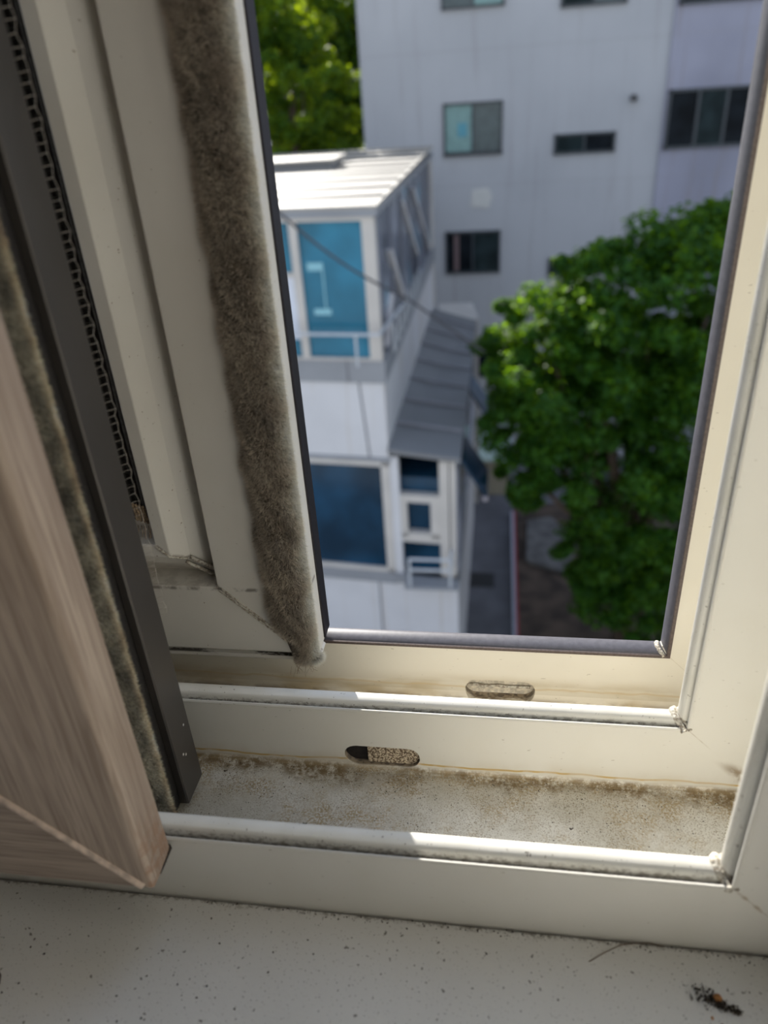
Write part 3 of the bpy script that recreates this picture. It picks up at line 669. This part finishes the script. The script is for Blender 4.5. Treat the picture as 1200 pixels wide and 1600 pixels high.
g.build('balcony_rail', simple('white rail', (.42, .44, .46), .4), an, smooth=True, auto=40)
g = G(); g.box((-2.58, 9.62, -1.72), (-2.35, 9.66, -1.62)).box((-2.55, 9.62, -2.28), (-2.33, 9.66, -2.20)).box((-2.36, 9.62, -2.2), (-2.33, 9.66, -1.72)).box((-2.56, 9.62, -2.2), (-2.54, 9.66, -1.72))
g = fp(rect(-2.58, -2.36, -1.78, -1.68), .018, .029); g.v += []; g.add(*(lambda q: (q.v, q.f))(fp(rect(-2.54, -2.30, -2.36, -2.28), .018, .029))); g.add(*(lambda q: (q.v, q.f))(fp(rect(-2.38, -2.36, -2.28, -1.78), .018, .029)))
g.build('reflected_frame', simple('pale frame reflection', (.20, .42, .48), .4), an)['label'] = 'frame reflection modelled as pale strips on the blue glass'  # reflection of a frame, built as pale strips over the pane
# side glazing with stair stringers
G().box((AX-.05, 9.75, -3.05), (AX-.02, 17.6, -1.14)).build('side_glass', M_SG, an)
g = G().box((AX-.06, 17.55, -4.3), (AX+.02, 17.9, -1.12)); g.build('rear_post', M_APO, an)
M_STR = simple('pale stair stringer', (.50, .48, .47), .5)
for y0, z0, y1, z1, wd in ((10.6, -1.75, 11.9, -2.75, .10), (12.2, -1.3, 14.2, -2.5, .09), (13.8, -1.3, 16.8, -2.9, .08), (9.9, -2.9, 10.6, -2.35, .05)):
    G().prism([(y0, z0), (y0+.2, z0), (y1+.2, z1), (y1, z1)], 'x', AX-.019, AX+.03).build('stair_stringer', M_STR, an)
for k in range(6): y = 11.0+k*1.15; G().box((AX-.019, y, -3.0), (AX+.01, y+.07, -1.15)).build('mullion', simple('grey mullion', (.16, .17, .2), .5) if k == 0 else bpy.data.materials['grey mullion'], an)
for k in range(8): y = 10.0+k*.5; G().tube([(AX+.10, y, -3.0), (AX+.10, y, -2.6)], .02, 6).build('balcony_bar', bpy.data.materials['white rail'], an)
# lower floor
pane('glass_pane', -4.2, -1.76, -6.38, -4.58, M_NAVY)
pane('frame_head', -6.5, AX, -4.58, -4.50, M_APO, -.02, .1); pane('frame_post', -1.76, AX+.0, -6.45, -4.50, M_APO, -.02, .13); pane('frame_sill', -6.5, AX, -6.45, -6.38, M_APO, -.02, .1)
# joints in the white cladding
M_JT = simple('cladding joint', (.16, .16, .17), .8)
fp([(-1.93, -4.44), (-1.90, -4.44), (-1.98, -3.29), (-2.01, -3.29)], -.004, .0).build('joint', M_JT, an); fp([(-1.93, -8.9), (-1.90, -8.9), (-1.90, -6.62), (-1.93, -6.62)], -.004, .0).build('joint', M_JT, an)
fp([(-2.15, -3.29), (-2.12, -3.29), (-2.12, -2.97), (-2.15, -2.97)], -.036, -.031).build('joint', M_JT, an)
# right wing with lean-to roof
WXR = -.64
plan(AX, WXR, 16.6, GZ, -6.62).build('wing_wall', M_AW, an); plan(AX+.04, WXR-.08, 16.6, -6.45, -4.80, .14).build('wing_core', M_NAVY, an)
plan(AX, WXR+.03, 16.6, -6.62, -6.45, -.05).build('wing_ledge', M_AG, an)
pane('wing_post', AX, AX+.13, -6.45, -4.42, M_AW, -.01, .15); pane('wing_post', -.90, -.76, -6.45, -4.45, M_APO, -.01, .15); pane('wing_post', -.74, -.66, -6.45, -4.45, M_APO, 0, .15)
pane('wing_panel', AX+.13, -.90, -5.16, -5.04, M_APO, 0, .15); pane('wing_panel', AX+.13, -1.40, -5.78, -5.16, M_APO, 0, .15); pane('wing_panel', -1.04, -.90, -5.78, -5.16, M_APO, 0, .15); pane('wing_panel', AX+.13, -.90, -5.86, -5.70, M_APO, 0, .15)
G().box((WXR-.06, 9.6, -6.45), (WXR, 16.6, -4.68)).build('wing_side_wall', simple('shaded grey side cladding', (.30, .31, .36), .6), an)  # the side's shade is put into a darker, bluer cladding colour
for k in range(4): y = 10.2+1.6*k; G().box((WXR+.001, y, -5.9), (WXR+.012, y+1.0, -4.9)).build('wing_side_window', M_NAVY, an)
v = [(AX, front(AX)-.08, -4.26), (WXR+.06, front(WXR)-.08, -4.36), (WXR+.04, 17.2, -4.58), (AX, 17.2, -4.26)]
lr = G().add(v+[(a, b, c-.07) for a, b, c in v], [(0, 1, 2, 3), (4, 7, 6, 5), (0, 4, 5, 1), (1, 5, 6, 2), (2, 6, 7, 3), (3, 7, 4, 0)]).build('lean_to_roof', simple('grey seamed roof sheet', (.15, .155, .16), .5, scale=1), an)
M_SEAM = simple('seam', (.21, .21, .23), .5)
for k in range(7):
    g = G(); y = 10.35+k*1.02; t = (y-9.4)/7.8; zr = -4.36-.22*t; v = [(AX, y, -4.26), (WXR+.05, y-.05, zr), (WXR+.05, y+.0, zr), (AX, y+.05, -4.26)]
    g.add(v+[(a, b, c+.035) for a, b, c in v], [(0, 3, 2, 1), (4, 5, 6, 7), (0, 1, 5, 4), (1, 2, 6, 5), (2, 3, 7, 6), (3, 0, 4, 7)])
    g.build('roof_seam', M_SEAM, lr)
for y in (10.0, 13.0):
    g = G(); v = [(WXR+.02, y, -4.75), (WXR+.02, y+.95, -4.75), (WXR+.40, y+.95, -5.35), (WXR+.40, y, -5.35)]
    g.add(v+[(a+.03, b, c+.03) for a, b, c in v], [(0, 3, 2, 1), (4, 5, 6, 7), (0, 1, 5, 4), (1, 2, 6, 5), (2, 3, 7, 6), (3, 0, 4, 7)])
    aw = g.build('awning_window', M_NAVY, an); G().box((WXR+.36, y-.02, -5.40), (WXR+.44, y+.97, -5.33)).build('awning_rail', simple('mauve rail', (.30, .27, .29), .5), aw)
g = G(); Y = front(-1.0)-.3
for z in (-5.96, -6.15): g.tube([(-1.36, Y, z), (-.74, Y, z)], .022, 8).tube([(-.74, Y, z), (-.60, 11.8, z)], .022, 8)
for x in (-1.36, -.74): g.tube([(x, Y, -5.96), (x, Y, -6.45)], .022, 8)
g.build('wing_balcony_rail', bpy.data.materials['white rail'], an, smooth=True, auto=40); G().box((-1.45, Y-.03, -6.50), (WXR+.02, front(AX), -6.45)).build('wing_balcony', M_AG, an)
rb = G().prism([(-1.45, 17.25), (-.55, 17.25), (-.75, 18.8), (-1.6, 18.8)], 'z', GZ, -4.55).build('rear_block', M_APO, an)

# cable crossing the glass corner, coloured darker for its reflected stripe
g = G(); P0 = Vector((-2.75, 8.6, -.75)); P1 = Vector((-1.2, 9.0, -2.02)); pts = []
for k in range(-6, 30):
    t = k/18; p = P0.lerp(P1, t); p.z -= .12*math.sin(math.pi*min(max(t, 0), 1)); pts.append(p)
g.tube(pts, .017, 6); tag(g.build('cable', simple('grey cable', (.035, .035, .04), .6), smooth=True), 'thin grey overhead cable slanting across the blue glass corner', 'cable')

# ------------------------------------------------------------------ trees
M_BARK = simple('bark', (.09, .065, .045), .9, scale=4, var=.4)
def tree(name, label, blobs, n, leaf, colors, base, seed, cat='tree', cs=1.0):
    root = empty(name, base); tag(root, label, cat)
    rg = np.random.default_rng(seed); bl_ = np.array(blobs); wt = bl_[:, 3]**2; wt = wt/wt.sum()
    # clumps inside the blobs
    nc = max(40, n//150); bi = rg.choice(len(bl_), nc, p=wt)
    d = rg.normal(0, 1, (nc, 3)); d /= np.linalg.norm(d, axis=1)[:, None]
    c = bl_[bi, :3]+d*(bl_[bi, 3]*(.45+.55*rg.random(nc)**.5))[:, None]; cr_ = .13+.22*rg.random(nc)
    cr_ = cr_*bl_[bi, 3]**.5*cs
    k = rg.integers(0, nc, n); q = rg.normal(0, 1, (n, 3)); q /= np.linalg.norm(q, axis=1)[:, None]
    q[:, 2] = q[:, 2]*.75
    p = c[k]+q*(cr_[k]*rg.random(n)**.4)[:, None]
    nr = q*.6+rg.normal(0, .6, (n, 3))+np.array([0, 0, .8]); nr /= np.linalg.norm(nr, axis=1)[:, None]
    t = np.cross(nr, rg.normal(0, 1, (n, 3))); t /= np.linalg.norm(t, axis=1)[:, None]; b = np.cross(nr, t)
    s = (leaf*(.6+.7*rg.random(n)))[:, None]
    V = np.stack([p-t*s*.5, p-b*s*.30+nr*s*.04, p+t*s*.5-nr*s*.08, p+b*s*.30+nr*s*.04], 1).reshape(-1, 3)
    ca, cb = np.array(colors[0]), np.array(colors[1]); m = rg.random((n, 1)); C = np.repeat((ca*(1-m)+cb*m)*(.8+.4*rg.random((n, 1))), 4, 0)
    me = bpy.data.meshes.new('foliage'); me.vertices.add(len(V)); me.vertices.foreach_set('co', V.ravel()); me.loops.add(len(V)); me.loops.foreach_set('vertex_index', np.arange(len(V), dtype=np.int32))
    me.polygons.add(n); me.polygons.foreach_set('loop_start', np.arange(0, 4*n, 4, dtype=np.int32)); me.polygons.foreach_set('loop_total', np.full(n, 4, dtype=np.int32)); me.update(); me.validate()
    at = me.color_attributes.new('tint', 'FLOAT_COLOR', 'POINT'); at.data.foreach_set('color', np.concatenate([C, np.ones((len(C), 1))], 1).ravel())
    me.materials.append(M_LEAF); o = bpy.data.objects.new('foliage', me); COL.objects.link(o); par(o, root)
    ct = bl_[:, :3].mean(0); g = G(); B = Vector(base); T = Vector(ct)
    mid = B.lerp(T, .55); mid.x = B.x*.7+T.x*.3; mid.y = B.y*.7+T.y*.3
    g.tube([B, B.lerp(mid, .5), mid, T], [.2, .15, .13, .07], 10)
    for x, y, z, r in blobs: g.tube([mid, mid.lerp(Vector((x, y, z)), .6)+Vector((0, 0, -.2)), Vector((x, y, z))], [.09, .05, .02], 7)
    g.build('trunk', M_BARK, root, smooth=True)
    return root
tree('broadleaf_tree', 'big leafy green tree in front of the apartment block, yellow-green where the sun strikes',
     [(.72, 10.8, -3.4, 1.12), (.27, 10.9, -4.15, .73), (2.15, 11.2, -3.0, 1.5), (1.7, 11.0, -5.0, 1.37), (2.85, 10.9, -6.5, 1.37), (3.6, 11.3, -4.5, 1.9), (.42, 10.8, -5.3, .62), (2.5, 11.1, -7.6, .95), (1.25, 11.1, -2.7, .78), (.25, 10.7, -3.3, .55), (3.0, 11.2, -2.6, 1.2), (1.55, 11.0, -6.7, .62), (1.95, 11.0, -7.5, .7), (2.6, 10.9, -8.3, .8), (1.3, 11.2, -4.4, 1.2)],
     112000, .115, ((.010, .040, .007), (.030, .092, .010)), (2.4, 11.6, GZ+.06), 3)
GR = ((.022, .060, .011), (.055, .125, .02))
tree('broadleaf_tree', 'sunlit green tree behind the metal roof, left of the apartment block', [(-5.5, 22.6, .4, 1.6), (-6.9, 22.8, 1.4, 1.9), (-5.9, 23, 2.9, 1.7), (-4.7, 22.6, -1.6, .9), (-6.6, 22.4, -1.6, 1.6)], 34000, .17, GR, (-5.8, 23, GZ), 8)
tree('broadleaf_tree', 'darker green tree at the upper left, deepest behind the metal roof', [(-5.2, 33.5, 3.2, 2.6), (-5.2, 33.5, -2.0, 2.8), (-8.5, 33.5, 0.5, 3.2), (-9, 33.5, 5, 2.8), (-6.2, 33.5, .6, 2.4), (-11, 33.5, -2, 3)], 60000, .34, ((.014, .045, .01), (.035, .085, .015)), (-6.5, 33.5, GZ), 9, cs=1.8)

# ------------------------------------------------------------------ unseen ceiling lamp, added as fill light
lp = empty('added_fill_lamp', (1.0, -.75, CZ)); tag(lp, 'unseen round ceiling lamp added as soft fill light', 'lamp')
g = G(); g.tube([(1.0, -.75, CZ-.002), (1.0, -.75, CZ-.05)], .17, 24)
le = N('fill lamp diffuser', .5); le.b.inputs['Emission Color'].default_value = (1, .95, .88, 1); le.b.inputs['Emission Strength'].default_value = 3
g.build('diffuser', le.col((.8, .8, .8)), lp, smooth=True, auto=40)
ad = bpy.data.lights.new('fill_light', 'AREA'); ad.shape = 'DISK'; ad.size = .34; ad.energy = 2; ad.color = (1, .95, .88)
ao = bpy.data.objects.new('fill_light', ad); COL.objects.link(ao); ao.location = (1.0, -.75, CZ-.056); par(ao, lp)
